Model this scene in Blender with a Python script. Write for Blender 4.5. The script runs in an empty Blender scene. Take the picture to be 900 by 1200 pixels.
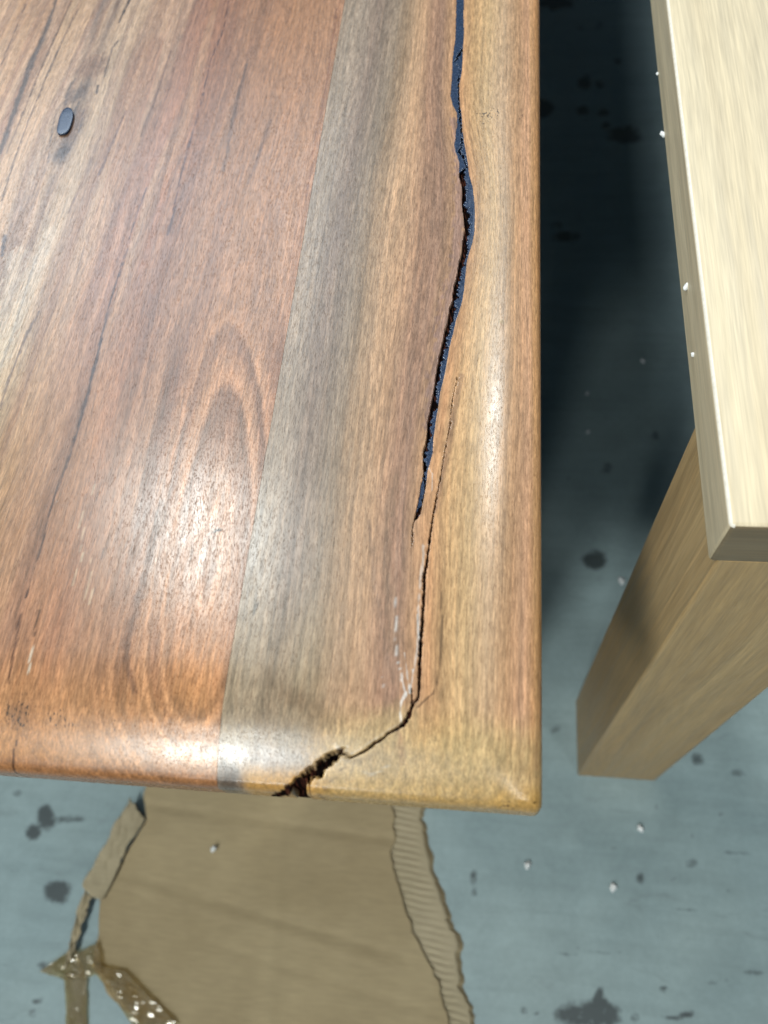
import bpy, bmesh, math, random
import numpy as np
from mathutils import Matrix, Vector

rng = np.random.default_rng(7)
random.seed(7)
scene = bpy.context.scene
C = scene.collection

# ------------------------------------------------------------------ camera
F_PX = 945.28                       # focal length in pixels of the 900 x 1200 photograph
CAM_ROT = (0.47413, 0.10346, 0.08457)
CAM_LOC = np.array((-0.02789, -0.04875, 1.13))
cam = bpy.data.cameras.new('camera')
cam.sensor_width = 36.0
cam.lens = F_PX / 1200 * 36.0
cam.clip_start = 0.02
cam.clip_end = 60
cam.dof.use_dof = True
cam.dof.focus_distance = 0.50
cam.dof.aperture_fstop = 5.8
cam_o = bpy.data.objects.new('camera', cam)
cam_o.location = CAM_LOC
cam_o.rotation_euler = CAM_ROT
C.objects.link(cam_o)
scene.camera = cam_o

# ------------------------------------------------------------------ world and lamps
world = bpy.data.worlds.new('World')
scene.world = world
world.use_nodes = True
bg = world.node_tree.nodes['Background']
bg.inputs['Color'].default_value = (0.38, 0.70, 1.0, 1)
bg.inputs['Strength'].default_value = 0.075

def lamp(name, loc, power, size, color, target=(0, 0.2, 0.4), shape='DISK', size_y=None):
    l = bpy.data.lights.new(name, 'AREA')
    l.energy = power
    l.shape = shape
    l.size = size
    if size_y:
        l.size_y = size_y
    l.color = color
    o = bpy.data.objects.new(name, l)
    o.location = loc
    d = Vector(target) - Vector(loc)
    o.rotation_euler = d.to_track_quat('-Z', 'Y').to_euler()
    C.objects.link(o)
    return o

COOL = (0.95, 1.0, 0.97)
# ceiling lamps of the workshop: two rows, 3.2 m up
lamp('ceiling_lamp', (-1.19, 1.26, 3.2), 31, 0.42, COOL)
lamp('ceiling_lamp', (-0.94, -0.92, 3.2), 16, 0.42, COOL)
lamp('ceiling_lamp', (1.18, 1.95, 3.2), 29, 0.42, COOL)
lamp('ceiling_lamp', (-1.12, -1.62, 3.2), 52, 0.42, COOL)
lamp('ceiling_lamp', (1.00, -1.20, 3.2), 10, 0.42, COOL)
lamp('ceiling_lamp', (-1.10, -3.46, 3.2), 28, 0.42, COOL)
# daylight through two rooflights further down the hall
lamp('rooflight', (-2.70, 3.95, 4.2), 155, 3.3, (0.76, 0.88, 1.0), (-2.70, 3.95, 0), 'RECTANGLE', 2.5)
lamp('rooflight', (1.45, 3.95, 4.2), 56, 2.1, (0.76, 0.88, 1.0), (1.45, 3.95, 0), 'RECTANGLE', 2.5)

vs = scene.view_settings
vs.view_transform = 'Standard'
vs.look = 'None'
vs.exposure = 0.10
vs.gamma = 1.0
vs.use_curve_mapping = False
scene.cycles.use_denoising = True
scene.cycles.max_bounces = 8
scene.cycles.diffuse_bounces = 1

# ------------------------------------------------------------------ helpers
def rotm(rx, ry, rz):
    cx, sx, cy, sy, cz, sz = (math.cos(rx), math.sin(rx), math.cos(ry), math.sin(ry), math.cos(rz), math.sin(rz))
    X = np.array([[1, 0, 0], [0, cx, -sx], [0, sx, cx]])
    Y = np.array([[cy, 0, sy], [0, 1, 0], [-sy, 0, cy]])
    Z = np.array([[cz, -sz, 0], [sz, cz, 0], [0, 0, 1]])
    return Z @ Y @ X
RM = rotm(*CAM_ROT)

def ray(px, py):
    return RM @ np.array([(px - 450) / F_PX, -(py - 600) / F_PX, -1.0])

ZT = 0.75                           # height of the dark table's top
R_EDGE = 0.0075                     # radius of its rounded rim
B_ANG = math.radians(26)            # slope of the broad crowned bevel at the rim
B_W = 0.032                         # middle of the bevel
B_T = 0.028                         # soft transition from flat to bevel
EDGE_IN = R_EDGE * (1 - math.sin(B_ANG))

def bev(d):
    t = math.tan(B_ANG)
    u = np.clip((B_W + B_T - d) / (2 * B_T), 0, None)
    soft = np.where(u < 1, u * u * B_T, B_T + (u - 1) * 2 * B_T)
    return soft * t

def hgt(x, y):
    a, b = bev(-np.asarray(x, float)), bev(np.asarray(y, float))
    k = 0.0075
    h = np.clip(0.5 + 0.5 * (a - b) / k, 0, 1)
    return -(b * (1 - h) + a * h + k * h * (1 - h))

def hit(px, py, z):
    d = ray(px, py)
    return CAM_LOC + (z - CAM_LOC[2]) / d[2] * d

def T(px, py):                      # point of the dark table's surface surveyed from the photograph, metres
    z = ZT
    for _ in range(8):
        P = hit(px, py, z)
        z = ZT + float(hgt(min(P[0], -EDGE_IN), max(P[1], EDGE_IN)))
    return P
def G(px, py):                      # point of the floor
    return hit(px, py, 0.0)

def smooth(a, b, x):
    t = np.clip((x - a) / (b - a), 0, 1)
    return t * t * (3 - 2 * t)

def link(name, me, mat=None, parent=None, loc=None):
    o = bpy.data.objects.new(name, me)
    if mat is not None and me is not None:
        me.materials.append(mat)
    if parent is not None:
        o.parent = parent
    if loc is not None:
        o.location = loc
    C.objects.link(o)
    return o

def tag(o, label=None, cat=None, group=None, kind=None):
    if label: o['label'] = label
    if cat: o['category'] = cat
    if group: o['group'] = group
    if kind: o['kind'] = kind
    return o

def empty(name, loc=(0, 0, 0)):
    o = bpy.data.objects.new(name, None)
    o.location = loc
    o.empty_display_size = 0.05
    C.objects.link(o)
    return o

def mesh_np(name, verts, faces, smooth_shade=True):
    me = bpy.data.meshes.new(name)
    V = np.asarray(verts, np.float32)
    me.vertices.add(len(V))
    me.vertices.foreach_set('co', V.ravel())
    Fq = np.asarray(faces, np.int32)
    n, k = Fq.shape
    me.loops.add(n * k)
    me.loops.foreach_set('vertex_index', Fq.ravel())
    me.polygons.add(n)
    me.polygons.foreach_set('loop_start', np.arange(0, n * k, k, dtype=np.int32))
    me.update(calc_edges=True)
    me.validate()
    me.polygons.foreach_set('use_smooth', np.full(len(me.polygons), smooth_shade))
    return me

def attr(me, name, typ, data):
    a = me.attributes.new(name, typ, 'POINT')
    key = {'FLOAT': 'value', 'FLOAT_VECTOR': 'vector', 'FLOAT_COLOR': 'color'}[typ]
    a.data.foreach_set(key, np.asarray(data, np.float32).ravel())

def grid_faces(nr, nc):
    i = np.arange(nr * nc).reshape(nr, nc)
    return np.stack([i[:-1, :-1], i[:-1, 1:], i[1:, 1:], i[1:, :-1]], -1).reshape(-1, 4)

def box_mesh(name, x0, x1, y0, y1, z0, z1, bevel=0.0, seg=2):
    bm = bmesh.new()
    bmesh.ops.create_cube(bm, size=1)
    for v in bm.verts:
        v.co = Vector(((x0 + x1) / 2 + v.co.x * (x1 - x0), (y0 + y1) / 2 + v.co.y * (y1 - y0), (z0 + z1) / 2 + v.co.z * (z1 - z0)))
    if bevel:
        bmesh.ops.bevel(bm, geom=list(bm.edges), offset=bevel, segments=seg, profile=0.5, affect='EDGES')
    me = bpy.data.meshes.new(name)
    bm.to_mesh(me)
    bm.free()
    if bevel:
        for p in me.polygons:
            p.use_smooth = len(p.vertices) != 4 or p.area < bevel * 4
    return me

def seg_dist(P, pts, widths):
    """distance of points P (n,2) to a polyline, divided by the local half width"""
    best = np.full(len(P), 1e9)
    for i in range(len(pts) - 1):
        a, b = np.asarray(pts[i])[:2], np.asarray(pts[i + 1])[:2]
        ab = b - a
        t = np.clip(((P - a) @ ab) / (ab @ ab + 1e-12), 0, 1)
        d = np.hypot(P[:, 0] - a[0] - t * ab[0], P[:, 1] - a[1] - t * ab[1])
        w = widths[i] + (widths[i + 1] - widths[i]) * t
        best = np.minimum(best, d / w)
    return best

def vnoise(x, y, seed=0):
    """cheap 2-d value noise, 0..1"""
    xi, yi = np.floor(x).astype(np.int64), np.floor(y).astype(np.int64)
    fx, fy = x - xi, y - yi
    fx, fy = fx * fx * (3 - 2 * fx), fy * fy * (3 - 2 * fy)
    def h(a, b):
        n = (a * 374761393 + b * 668265263 + seed * 1442695041) & 0xffffffff
        n = ((n ^ (n >> 13)) * 1274126177) & 0xffffffff
        return ((n ^ (n >> 16)) & 0xffff) / 65535.0
    return (h(xi, yi) * (1 - fx) + h(xi + 1, yi) * fx) * (1 - fy) + (h(xi, yi + 1) * (1 - fx) + h(xi + 1, yi + 1) * fx) * fy

def lin(c):                         # sRGB 0-255 to linear
    c = np.asarray(c, float) / 255
    return np.where(c <= 0.04045, c / 12.92, ((c + 0.055) / 1.055) ** 2.4)

class NT:
    def __init__(self, name):
        self.m = bpy.data.materials.new(name)
        self.m.use_nodes = True
        self.t = self.m.node_tree
        self.b = self.t.nodes['Principled BSDF']
    def n(self, typ, **kw):
        nd = self.t.nodes.new(typ)
        for k, v in kw.items():
            setattr(nd, k, v)
        return nd
    def l(self, a, b):
        self.t.links.new(a, b)
    def attr(self, name):
        return self.n('ShaderNodeAttribute', attribute_name=name)
    def vmul(self, vec, s):
        nd = self.n('ShaderNodeVectorMath', operation='MULTIPLY')
        self.l(vec, nd.inputs[0])
        nd.inputs[1].default_value = s
        return nd.outputs[0]
    def noise(self, vec, scale=1.0, detail=2.0, rough=0.5, dist=0.0):
        nd = self.n('ShaderNodeTexNoise')
        self.l(vec, nd.inputs['Vector'])
        nd.inputs['Scale'].default_value = scale
        nd.inputs['Detail'].default_value = detail
        nd.inputs['Roughness'].default_value = rough
        nd.inputs['Distortion'].default_value = dist
        return nd.outputs['Fac']
    def mapr(self, v, a, b, c, d, clamp=True, interp='LINEAR'):
        nd = self.n('ShaderNodeMapRange', interpolation_type=interp)
        nd.clamp = clamp
        self.l(v, nd.inputs['Value'])
        for i, x in enumerate((a, b, c, d)):
            nd.inputs[i + 1].default_value = x
        return nd.outputs[0]
    def math(self, op, a, b=None):
        nd = self.n('ShaderNodeMath', operation=op)
        for i, x in enumerate((a, b)):
            if x is None: continue
            if isinstance(x, (int, float)): nd.inputs[i].default_value = x
            else: self.l(x, nd.inputs[i])
        return nd.outputs[0]
    def mix(self, fac, a, b, blend='MIX'):
        nd = self.n('ShaderNodeMix', data_type='RGBA', blend_type=blend)
        for s, x in ((nd.inputs['Factor'], fac), (nd.inputs[6], a), (nd.inputs[7], b)):
            if isinstance(x, (int, float)): s.default_value = x
            elif isinstance(x, (tuple, list)): s.default_value = (*x[:3], 1)
            else: self.l(x, s)
        return nd.outputs[2]
    def scale(self, col, f):        # colour times a float socket
        nd = self.n('ShaderNodeVectorMath', operation='SCALE')
        self.l(col, nd.inputs[0])
        self.l(f, nd.inputs['Scale'])
        return nd.outputs[0]
    def bump(self, h, strength, dist):
        nd = self.n('ShaderNodeBump')
        nd.inputs['Strength'].default_value = strength
        nd.inputs['Distance'].default_value = dist
        self.l(h, nd.inputs['Height'])
        self.l(nd.outputs[0], self.b.inputs['Normal'])
        return nd

# ------------------------------------------------------------------ materials
def figured_wood():
    N = NT('figured_hardwood')
    tone = N.attr('tone').outputs['Color']
    gr = N.attr('grain').outputs['Vector']
    ring = N.attr('ring').outputs['Fac']
    spot = N.attr('spot').outputs['Fac']
    ramt = N.attr('ring_amount').outputs['Fac']
    s1 = N.noise(N.vmul(gr, (0.16, 0.16, 0.0045)), 1, 3, 0.55)
    s2 = N.noise(N.vmul(gr, (0.62, 0.62, 0.012)), 1, 3, 0.55)
    s3 = N.noise(N.vmul(gr, (1.7, 1.7, 0.09)), 1, 3, 0.6)
    s4 = N.noise(N.vmul(gr, (0.80, 0.80, 0.13)), 1, 2, 0.55, 0.3)
    pore = N.noise(N.vmul(gr, (3.4, 3.4, 0.42)), 1, 1.0, 0.5)
    pore2 = N.noise(N.vmul(gr, (2.1, 2.1, 0.20)), 1, 1.5, 0.5)
    f = N.math('MULTIPLY', N.mapr(s1, 0.3, 0.7, 0.86, 1.13), N.mapr(s2, 0.3, 0.7, 0.80, 1.17))
    f = N.math('MULTIPLY', f, N.mapr(s3, 0.32, 0.68, 0.79, 1.21))
    f = N.math('MULTIPLY', f, N.mapr(s4, 0.36, 0.66, 0.82, 1.20))
    # growth rings
    rw = N.math('ADD', ring, N.math('MULTIPLY', N.mapr(s4, 0, 1, -1, 1), 0.22))
    rs = N.math('SINE', N.math('MULTIPLY', rw, 6.2832))
    rr = N.mapr(rs, -1, 1, 0.74, 1.12)
    rmix = N.n('ShaderNodeMix', data_type='FLOAT')
    N.l(ramt, rmix.inputs[0]); rmix.inputs[2].default_value = 1.0; N.l(rr, rmix.inputs[3])
    f = N.math('MULTIPLY', f, rmix.outputs[0])
    col = N.scale(tone, f)
    # warm / cool drift along the fibres
    col = N.mix(N.mapr(s2, 0.42, 0.7, 0, 0.30), col, (1.04, 0.88, 0.78), 'MULTIPLY')
    # open pores
    pm = N.mapr(pore, 0.56, 0.66, 0, 1)
    pm2 = N.mapr(pore2, 0.62, 0.70, 0, 1)
    pore3 = N.noise(N.vmul(gr, (1.55, 1.55, 0.62)), 1, 1.0, 0.5)
    pm3 = N.math('MULTIPLY', N.mapr(pore3, 0.57, 0.66, 0, 1), N.mapr(ramt, 0.25, 0.7, 0, 1))
    pp = N.math('MAXIMUM', pm, pm2)
    pc = N.math('MAXIMUM', pp, pm3)
    col = N.mix(N.math('MULTIPLY', pc, 0.50), col, (0.40, 0.32, 0.27), 'MULTIPLY')
    # black specks
    sp = N.noise(N.vmul(gr, (0.85, 0.85, 0.45)), 1, 1, 0.5)
    sm = N.math('MULTIPLY', N.mapr(N.math('ADD', sp, N.math('MULTIPLY', spot, 0.22)), 0.70, 0.78, 0, 1), N.mapr(spot, 0, 0.25, 0, 1))
    col = N.mix(N.math('MULTIPLY', sm, 0.85), col, (0.03, 0.022, 0.018))
    N.l(col, N.b.inputs['Base Color'])
    rg = N.mapr(N.noise(N.vmul(gr, (0.3, 0.3, 0.05)), 1, 3, 0.6), 0.3, 0.7, 0.22, 0.30)
    rg = N.math('ADD', rg, N.math('MULTIPLY', pp, 0.10))
    open_ = N.attr('void').outputs['Fac']
    rg = N.math('MAXIMUM', rg, N.math('MULTIPLY', open_, 0.8))
    N.l(rg, N.b.inputs['Roughness'])
    N.l(N.math('MULTIPLY', N.math('SUBTRACT', 1.0, N.math('MULTIPLY', pc, 0.5)), N.math('MULTIPLY', N.math('SUBTRACT', 1.0, open_), 0.5)), N.b.inputs['Specular IOR Level'])
    h = N.math('SUBTRACT', N.math('MULTIPLY', s3, 0.25), pp)
    N.bump(h, 0.16, 0.00003)
    return N.m

def resin(name, col, rough):
    N = NT(name)
    tc = N.n('ShaderNodeTexCoord').outputs['Object']
    n1 = N.noise(tc, 900, 3, 0.6)
    N.l(N.mix(N.mapr(n1, 0.4, 0.7, 0, 1), col, tuple(c * 2.2 + 0.004 for c in col)), N.b.inputs['Base Color'])
    N.l(N.mapr(n1, 0.35, 0.75, rough, rough + 0.22), N.b.inputs['Roughness'])
    N.b.inputs['Specular IOR Level'].default_value = 0.45
    N.bump(N.noise(tc, 260, 3, 0.6), 0.08, 0.0003)
    return N.m

def pale_wood(name, axis, base, dark, light, rough=0.42):
    """axis: direction of the fibres, 0 x, 1 y, 2 z"""
    N = NT(name)
    tc = N.n('ShaderNodeTexCoord').outputs['Object']
    def sv(a, b):
        s = [a, a, a]; s[axis] = b
        return tuple(s)
    warp = N.noise(N.vmul(tc, sv(9, 1.5)), 1, 2, 0.5)
    add = N.n('ShaderNodeVectorMath', operation='ADD')
    N.l(tc, add.inputs[0])
    N.l(N.vmul(warp, (0.03, 0.03, 0.03)), add.inputs[1])
    v = add.outputs[0]
    a = N.noise(N.vmul(v, sv(38, 0.9)), 1, 4, 0.6)
    b = N.noise(N.vmul(v, sv(150, 3.0)), 1, 3, 0.6)
    c = N.noise(N.vmul(v, sv(700, 22)), 1, 2, 0.6)
    col = N.mix(N.mapr(a, 0.33, 0.68, 0, 1), dark, light)
    col = N.mix(0.60, col, base)
    f = N.math('MULTIPLY', N.mapr(b, 0.3, 0.7, 0.86, 1.10), N.mapr(c, 0.3, 0.7, 0.86, 1.12))
    col = N.scale(col, f)
    N.l(col, N.b.inputs['Base Color'])
    N.l(N.mapr(b, 0.3, 0.7, rough - 0.05, rough + 0.1), N.b.inputs['Roughness'])
    N.bump(c, 0.15, 0.0003)
    return N.m

def floor_mat():
    N = NT('painted_concrete')
    tc = N.n('ShaderNodeTexCoord').outputs['Object']
    st = N.attr('stain').outputs['Fac']
    big = N.noise(tc, 3.2, 4, 0.55)
    mid = N.noise(tc, 14, 5, 0.62, 0.6)
    fine = N.noise(tc, 120, 4, 0.65)
    strk = N.noise(N.vmul(tc, (5, 55, 1)), 1, 4, 0.6, 0.4)
    col = N.mix(N.mapr(big, 0.35, 0.65, 0, 1), (0.258, 0.345, 0.358), (0.328, 0.418, 0.420))
    f = N.math('MULTIPLY', N.mapr(mid, 0.3, 0.7, 0.90, 1.08), N.mapr(fine, 0.3, 0.7, 0.94, 1.06))
    f = N.math('MULTIPLY', f, N.mapr(strk, 0.34, 0.58, 0.93, 1.03))
    col = N.scale(col, f)
    scuff = N.mapr(N.noise(N.vmul(tc, (9, 30, 1)), 1, 5, 0.7, 1.2), 0.60, 0.74, 0, 0.45)
    col = N.mix(scuff, col, (0.17, 0.205, 0.21))
    sp = N.mapr(N.noise(tc, 60, 2, 0.5), 0.70, 0.78, 0, 0.5)
    col = N.mix(sp, col, (0.12, 0.14, 0.145))
    s2 = N.math('ADD', st, N.math('MULTIPLY', N.mapr(N.noise(tc, 48, 4, 0.62), 0, 1, -1, 1), 0.9))
    sm = N.math('MULTIPLY', N.mapr(s2, 0.30, 0.80, 0, 0.86), N.mapr(st, 0.05, 0.35, 0, 1))
    col = N.mix(sm, col, (0.035, 0.042, 0.045))
    N.l(col, N.b.inputs['Base Color'])
    N.l(N.mapr(mid, 0.3, 0.7, 0.42, 0.62), N.b.inputs['Roughness'])
    N.bump(N.math('ADD', mid, N.math('MULTIPLY', fine, 0.3)), 0.15, 0.003)
    return N.m

def card_mat(name, c1, c2, flute=0.0, rough=0.75):
    N = NT(name)
    tc = N.n('ShaderNodeTexCoord').outputs['Object']
    a = N.noise(tc, 7, 4, 0.6)
    b = N.noise(N.vmul(tc, (40, 260, 40)), 1, 3, 0.6)
    col = N.mix(N.mapr(a, 0.33, 0.66, 0, 1), c1, c2)
    col = N.scale(col, N.mapr(b, 0.3, 0.7, 0.92, 1.06))
    N.l(col, N.b.inputs['Base Color'])
    N.b.inputs['Roughness'].default_value = rough
    N.b.inputs['Specular IOR Level'].default_value = 0.3
    N.bump(b, 0.2, 0.0006)
    return N.m

def plain(name, col, rough, var=0.1):
    N = NT(name)
    tc = N.n('ShaderNodeTexCoord').outputs['Object']
    a = N.noise(tc, 300, 3, 0.6)
    N.l(N.mix(N.mapr(a, 0.3, 0.7, 0, 1), tuple(c * (1 - var) for c in col), tuple(min(1, c * (1 + var)) for c in col)), N.b.inputs['Base Color'])
    N.b.inputs['Roughness'].default_value = rough
    return N.m

WOOD = figured_wood()
RESIN = resin('dark_resin_sheen_tinted', (0.016, 0.027, 0.053), 0.14)  # dark resin; part of its blue is reflected daylight put into the colour
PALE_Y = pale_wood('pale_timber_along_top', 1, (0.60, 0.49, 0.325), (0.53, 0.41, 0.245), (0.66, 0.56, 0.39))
PALE_Z_SHADED = pale_wood('pale_timber_upright_shaded', 2, (0.46, 0.30, 0.135), (0.34, 0.20, 0.078), (0.53, 0.365, 0.18))  # same timber as the top, browner: the legs' shade is in the colour
PALE_X_SHADED = pale_wood('pale_timber_across_shaded', 0, (0.20, 0.145, 0.08), (0.14, 0.098, 0.052), (0.25, 0.185, 0.11))  # same timber, much darker: the shade of the end face is in the colour
WORN = plain('worn_bare_arris', (0.74, 0.68, 0.58), 0.6)
FLOOR = floor_mat()
CARD = card_mat('kraft_cardboard', (0.345, 0.264, 0.148), (0.410, 0.320, 0.186))
CARD_IN = card_mat('kraft_cardboard_inside', (0.38, 0.315, 0.20), (0.44, 0.365, 0.24))
FOAM = plain('white_foam', (0.86, 0.87, 0.86), 0.6, 0.05)

# ------------------------------------------------------------------ floor
def axis_pts(lo, a, b, hi, step):
    dense = np.arange(a, b + step * .5, step)
    n = 14
    left = a - (a - lo) * (np.linspace(1, 0, n, endpoint=False) ** 2)
    right = b + (hi - b) * (np.linspace(0, 1, n + 1)[1:] ** 2)
    return np.concatenate([left, dense, right])

fx = axis_pts(-4.0, -0.78, 0.42, 4.0, 0.004)
fy = axis_pts(-3.5, -0.26, 1.95, 5.0, 0.005)
X, Y = np.meshgrid(fx, fy)
P2 = np.stack([X.ravel(), Y.ravel()], 1)
stain = np.zeros(len(P2))
STAINS = [  # px, py, half width px, half height px, strength
    (55, 957, 9, 13, 1), (40, 975, 9, 8, .8), (80, 960, 17, 4, .7), (68, 1045, 13, 11, 1), (55, 1132, 10, 6, .7),
    (45, 1172, 7, 3, .7), (38, 1188, 5, 5, .7), (20, 930, 6, 4, .5), (137, 1168, 4, 8, .6),
    (685, 97, 7, 7, 1), (703, 98, 5, 5, .8), (723, 72, 5, 4, .6), (683, 130, 7, 5, .9), (707, 133, 6, 5, .8), (710, 147, 6, 4, .8),
    (732, 158, 17, 9, 1), (637, 127, 10, 9, 1), (663, 277, 15, 5, .8), (653, 264, 6, 5, .6), (650, 2, 20, 8, 1), (702, 30, 5, 4, .6),
    (680, 32, 4, 4, .5), (696, 656, 13, 10, .95), (766, 510, 6, 5, .7), (710, 549, 8, 7, .5), (651, 853, 7, 6, .55), (817, 890, 9, 7, .7), (866, 905, 8, 5, .5),
    (690, 1190, 30, 15, 1), (703, 1176, 9, 10, 1), (744, 1193, 6, 5, .9), (790, 1192, 10, 3, .9), (806, 1187, 10, 3, .9), (778, 1158, 4, 4, .8),
    (811, 1009, 9, 7, .6), (750, 1029, 5, 6, .7), (853, 1045, 4, 5, .6), (555, 1030, 4, 9, .7), (557, 1045, 4, 7, .7), (614, 1184, 5, 5, .8),
    (629, 1188, 4, 3, .7), (703, 1160, 4, 4, .6), (880, 1140, 20, 3, .5), (845, 1150, 18, 3, .5), (690, 1117, 40, 2.5, .38), (800, 1066, 30, 2.5, .4),
    (530, 1110, 40, 2.5, .35), (30, 1020, 40, 2.5, .35), (745, 480, 7, 5, .4), (660, 560, 8, 4, .4), (860, 1000, 18, 3, .4)]
for px, py, a, b, s in STAINS:
    c = G(px, py)
    ex, ey = G(px + a, py) - c, G(px, py - b) - c
    M = np.linalg.inv(np.array([[ex[0], ey[0]], [ex[1], ey[1]]]))
    q = (P2 - c[:2]) @ M.T
    d = np.hypot(q[:, 0], q[:, 1])
    stain = np.maximum(stain, s * smooth(1.9, 0.45, d))
me = mesh_np('floor', np.stack([P2[:, 0], P2[:, 1], np.zeros(len(P2))], 1), grid_faces(len(fy), len(fx)))
attr(me, 'stain', 'FLOAT', stain)
tag(link('floor', me, FLOOR), kind='structure')

# ------------------------------------------------------------------ dark hardwood table
table = empty('hardwood_table', (-0.45, 1.0, 0))
tag(table, 'glossy dark brown wooden table with a long black crack near its right edge', 'table')
OFF = np.array((-0.45, 1.0, 0.0))
TL = 2.4                            # length of the table
THICK = 0.036

def lerp_tab(y, ys, xs):
    o = np.argsort(ys)
    return np.interp(y, np.asarray(ys)[o], np.asarray(xs)[o])

# --- the crack, surveyed: py, left px, right px
CR = [(0, 535, 543.6), (20, 534.4, 543), (40, 534, 543.6), (56, 532.4, 542.4), (70, 530.4, 542), (84, 530, 541), (100, 529, 538), (112, 528, 538.4),
      (122, 530.4, 539), (132, 535.6, 540.4), (145, 536, 541.6), (152, 535, 541.6), (170, 532.6, 544.4), (178, 534, 546), (190, 538.4, 548), (205, 537.6, 549.6),
      (220, 541.5, 554), (240, 541, 556), (252, 543, 556.4), (270, 544.4, 556), (284, 541.6, 553.6), (296, 541, 549.6), (306, 537.6, 547), (320, 535.6, 545.4),
      (340, 530.4, 543.6), (352, 530, 541.6), (360, 526.4, 539.4), (376, 524.4, 534), (390, 520, 531), (400, 518.4, 528), (420, 513.6, 524.4), (440, 510, 520.5),
      (460, 507.5, 515.6), (475, 504.4, 513.6), (490, 501, 511), (505, 500, 509), (515, 499, 507.6), (530, 495.6, 507), (545, 495, 503), (553, 496.5, 500.5),
      (570, 493, 499), (590, 489, 495), (602, 487, 493), (608, 486.5, 489)]
VO = [(0, 6, 0), (54, 8, 0), (58, 9, 2.4), (66, 6, 3), (72, 3, 1.8), (84, 9, .8), (96, 8, 2), (110, 9, 1.4), (125, 7, 2.2), (140, 3.5, 3), (150, 5, 1.4), (160, 7, 1),
      (172, 8, 1.6), (178, 3, 2.4), (185, 7, 1.8), (196, 9, 2.4), (203, 4, 3.8), (212, 4, 4), (225, 3, 2.8), (240, 2, 2.6), (252, 4, 4.2), (265, 3, 3.2),
      (285, 3, 3.6), (297, 4, 3.8), (306, 4, 5), (318, 3, 4.2), (335, 3, 3.2), (345, 3, 3.6), (358, 3, 4.2), (370, 3, 5), (385, 3, 4.2), (400, 3, 3.2), (420, 3, 3.6),
      (440, 2.5, 3.2), (455, 2.5, 3.5), (470, 3, 4), (478, 4, 4), (490, 3, 3), (505, 3, 2.2), (513, 3, 2.2), (530, 1, 1.6), (550, 2, 2), (570, 5, 1.3), (590, 5, 1.2),
      (602, 3, 1.4), (608, 1, 1.2)]
cy_ = [T(0.5 * (l + r), y)[1] for y, l, r in CR]
cl_ = [T(l, y)[0] for y, l, r in CR]
cr_ = [T(r, y)[0] for y, l, r in CR]
vy_, va_, vb_ = [], [], []
for y, o, w in VO:
    l = np.interp(y, [c[0] for c in CR], [c[1] for c in CR])
    a, b = (l - 1.2, l + o + w / 2 + .9) if (o - w / 2 < 2.4 and y > 180) else (l + o - w / 2, l + o + w / 2)
    vy_.append(T(l, y)[1]); va_.append(T(a, y)[0]); vb_.append(T(b, y)[0])
CRACK2 = [(536, 440, .25), (530, 470, .3), (527, 500, .35), (521, 530, .4), (516, 560, .5), (512, 580, .7), (508, 600, .9), (505, 620, 1.0), (502, 645, 1.2), (499.5, 664, 1.6), (497, 673, 1.8),
          (496.7, 693, 1.3), (495.8, 715, 1.4), (494, 740, 1.7), (492.8, 757, 1.8), (491.7, 777, 1.8), (491.3, 798, 1.7), (490, 817, 1.5), (484, 825, 1.5), (481, 832, 1.9),
          (478, 840, 2.2), (472, 849, 2.6), (468, 852, 1.6), (456, 858.7, 1.4), (447, 866, 1.3), (439, 871, 1.6), (430, 878, 1.2), (422, 883, 1.1), (412, 888, .9), (403, 883, 1.0), (397, 880, 1.4)]
CHASM = [(402, 876, 1.4), (395, 884, 3.6), (386, 889, 4.6), (378, 897, 5.4), (367, 906, 6.2), (356, 914, 6.2), (345, 922, 6.0), (335, 929, 5.0), (324, 935, 4.5), (318, 940, 4.0)]
CRACK3 = [(487, 606, .9), (484, 616, .7), (482.5, 640, .35)]
CRACK4 = [(483, 826, .9), (482, 815, .8), (483, 805, .35)]
TRACK = [(537, 0), (536, 56), (534, 112), (538, 150), (547, 200), (549, 250), (545, 306), (535, 350), (526, 400), (519, 440), (511, 500), (504, 550), (499, 600), (498, 668),
         (494, 740), (490, 800), (486, 822), (471, 850), (439, 871), (405, 884), (380, 897), (345, 922), (322, 937)]
tr = np.array([T(*t)[:2] for t in TRACK])

def track(y):
    return np.interp(y, tr[::-1, 1], tr[::-1, 0])
def grain_track(y):                 # the fibres follow the crack only along the flat
    return np.interp(y, tr[::-1, 1], np.where(tr[::-1, 1] < 0.06, -0.0585, tr[::-1, 0]))

PXM = 0.43 / F_PX                   # metres to a photograph pixel on the table top

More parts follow.
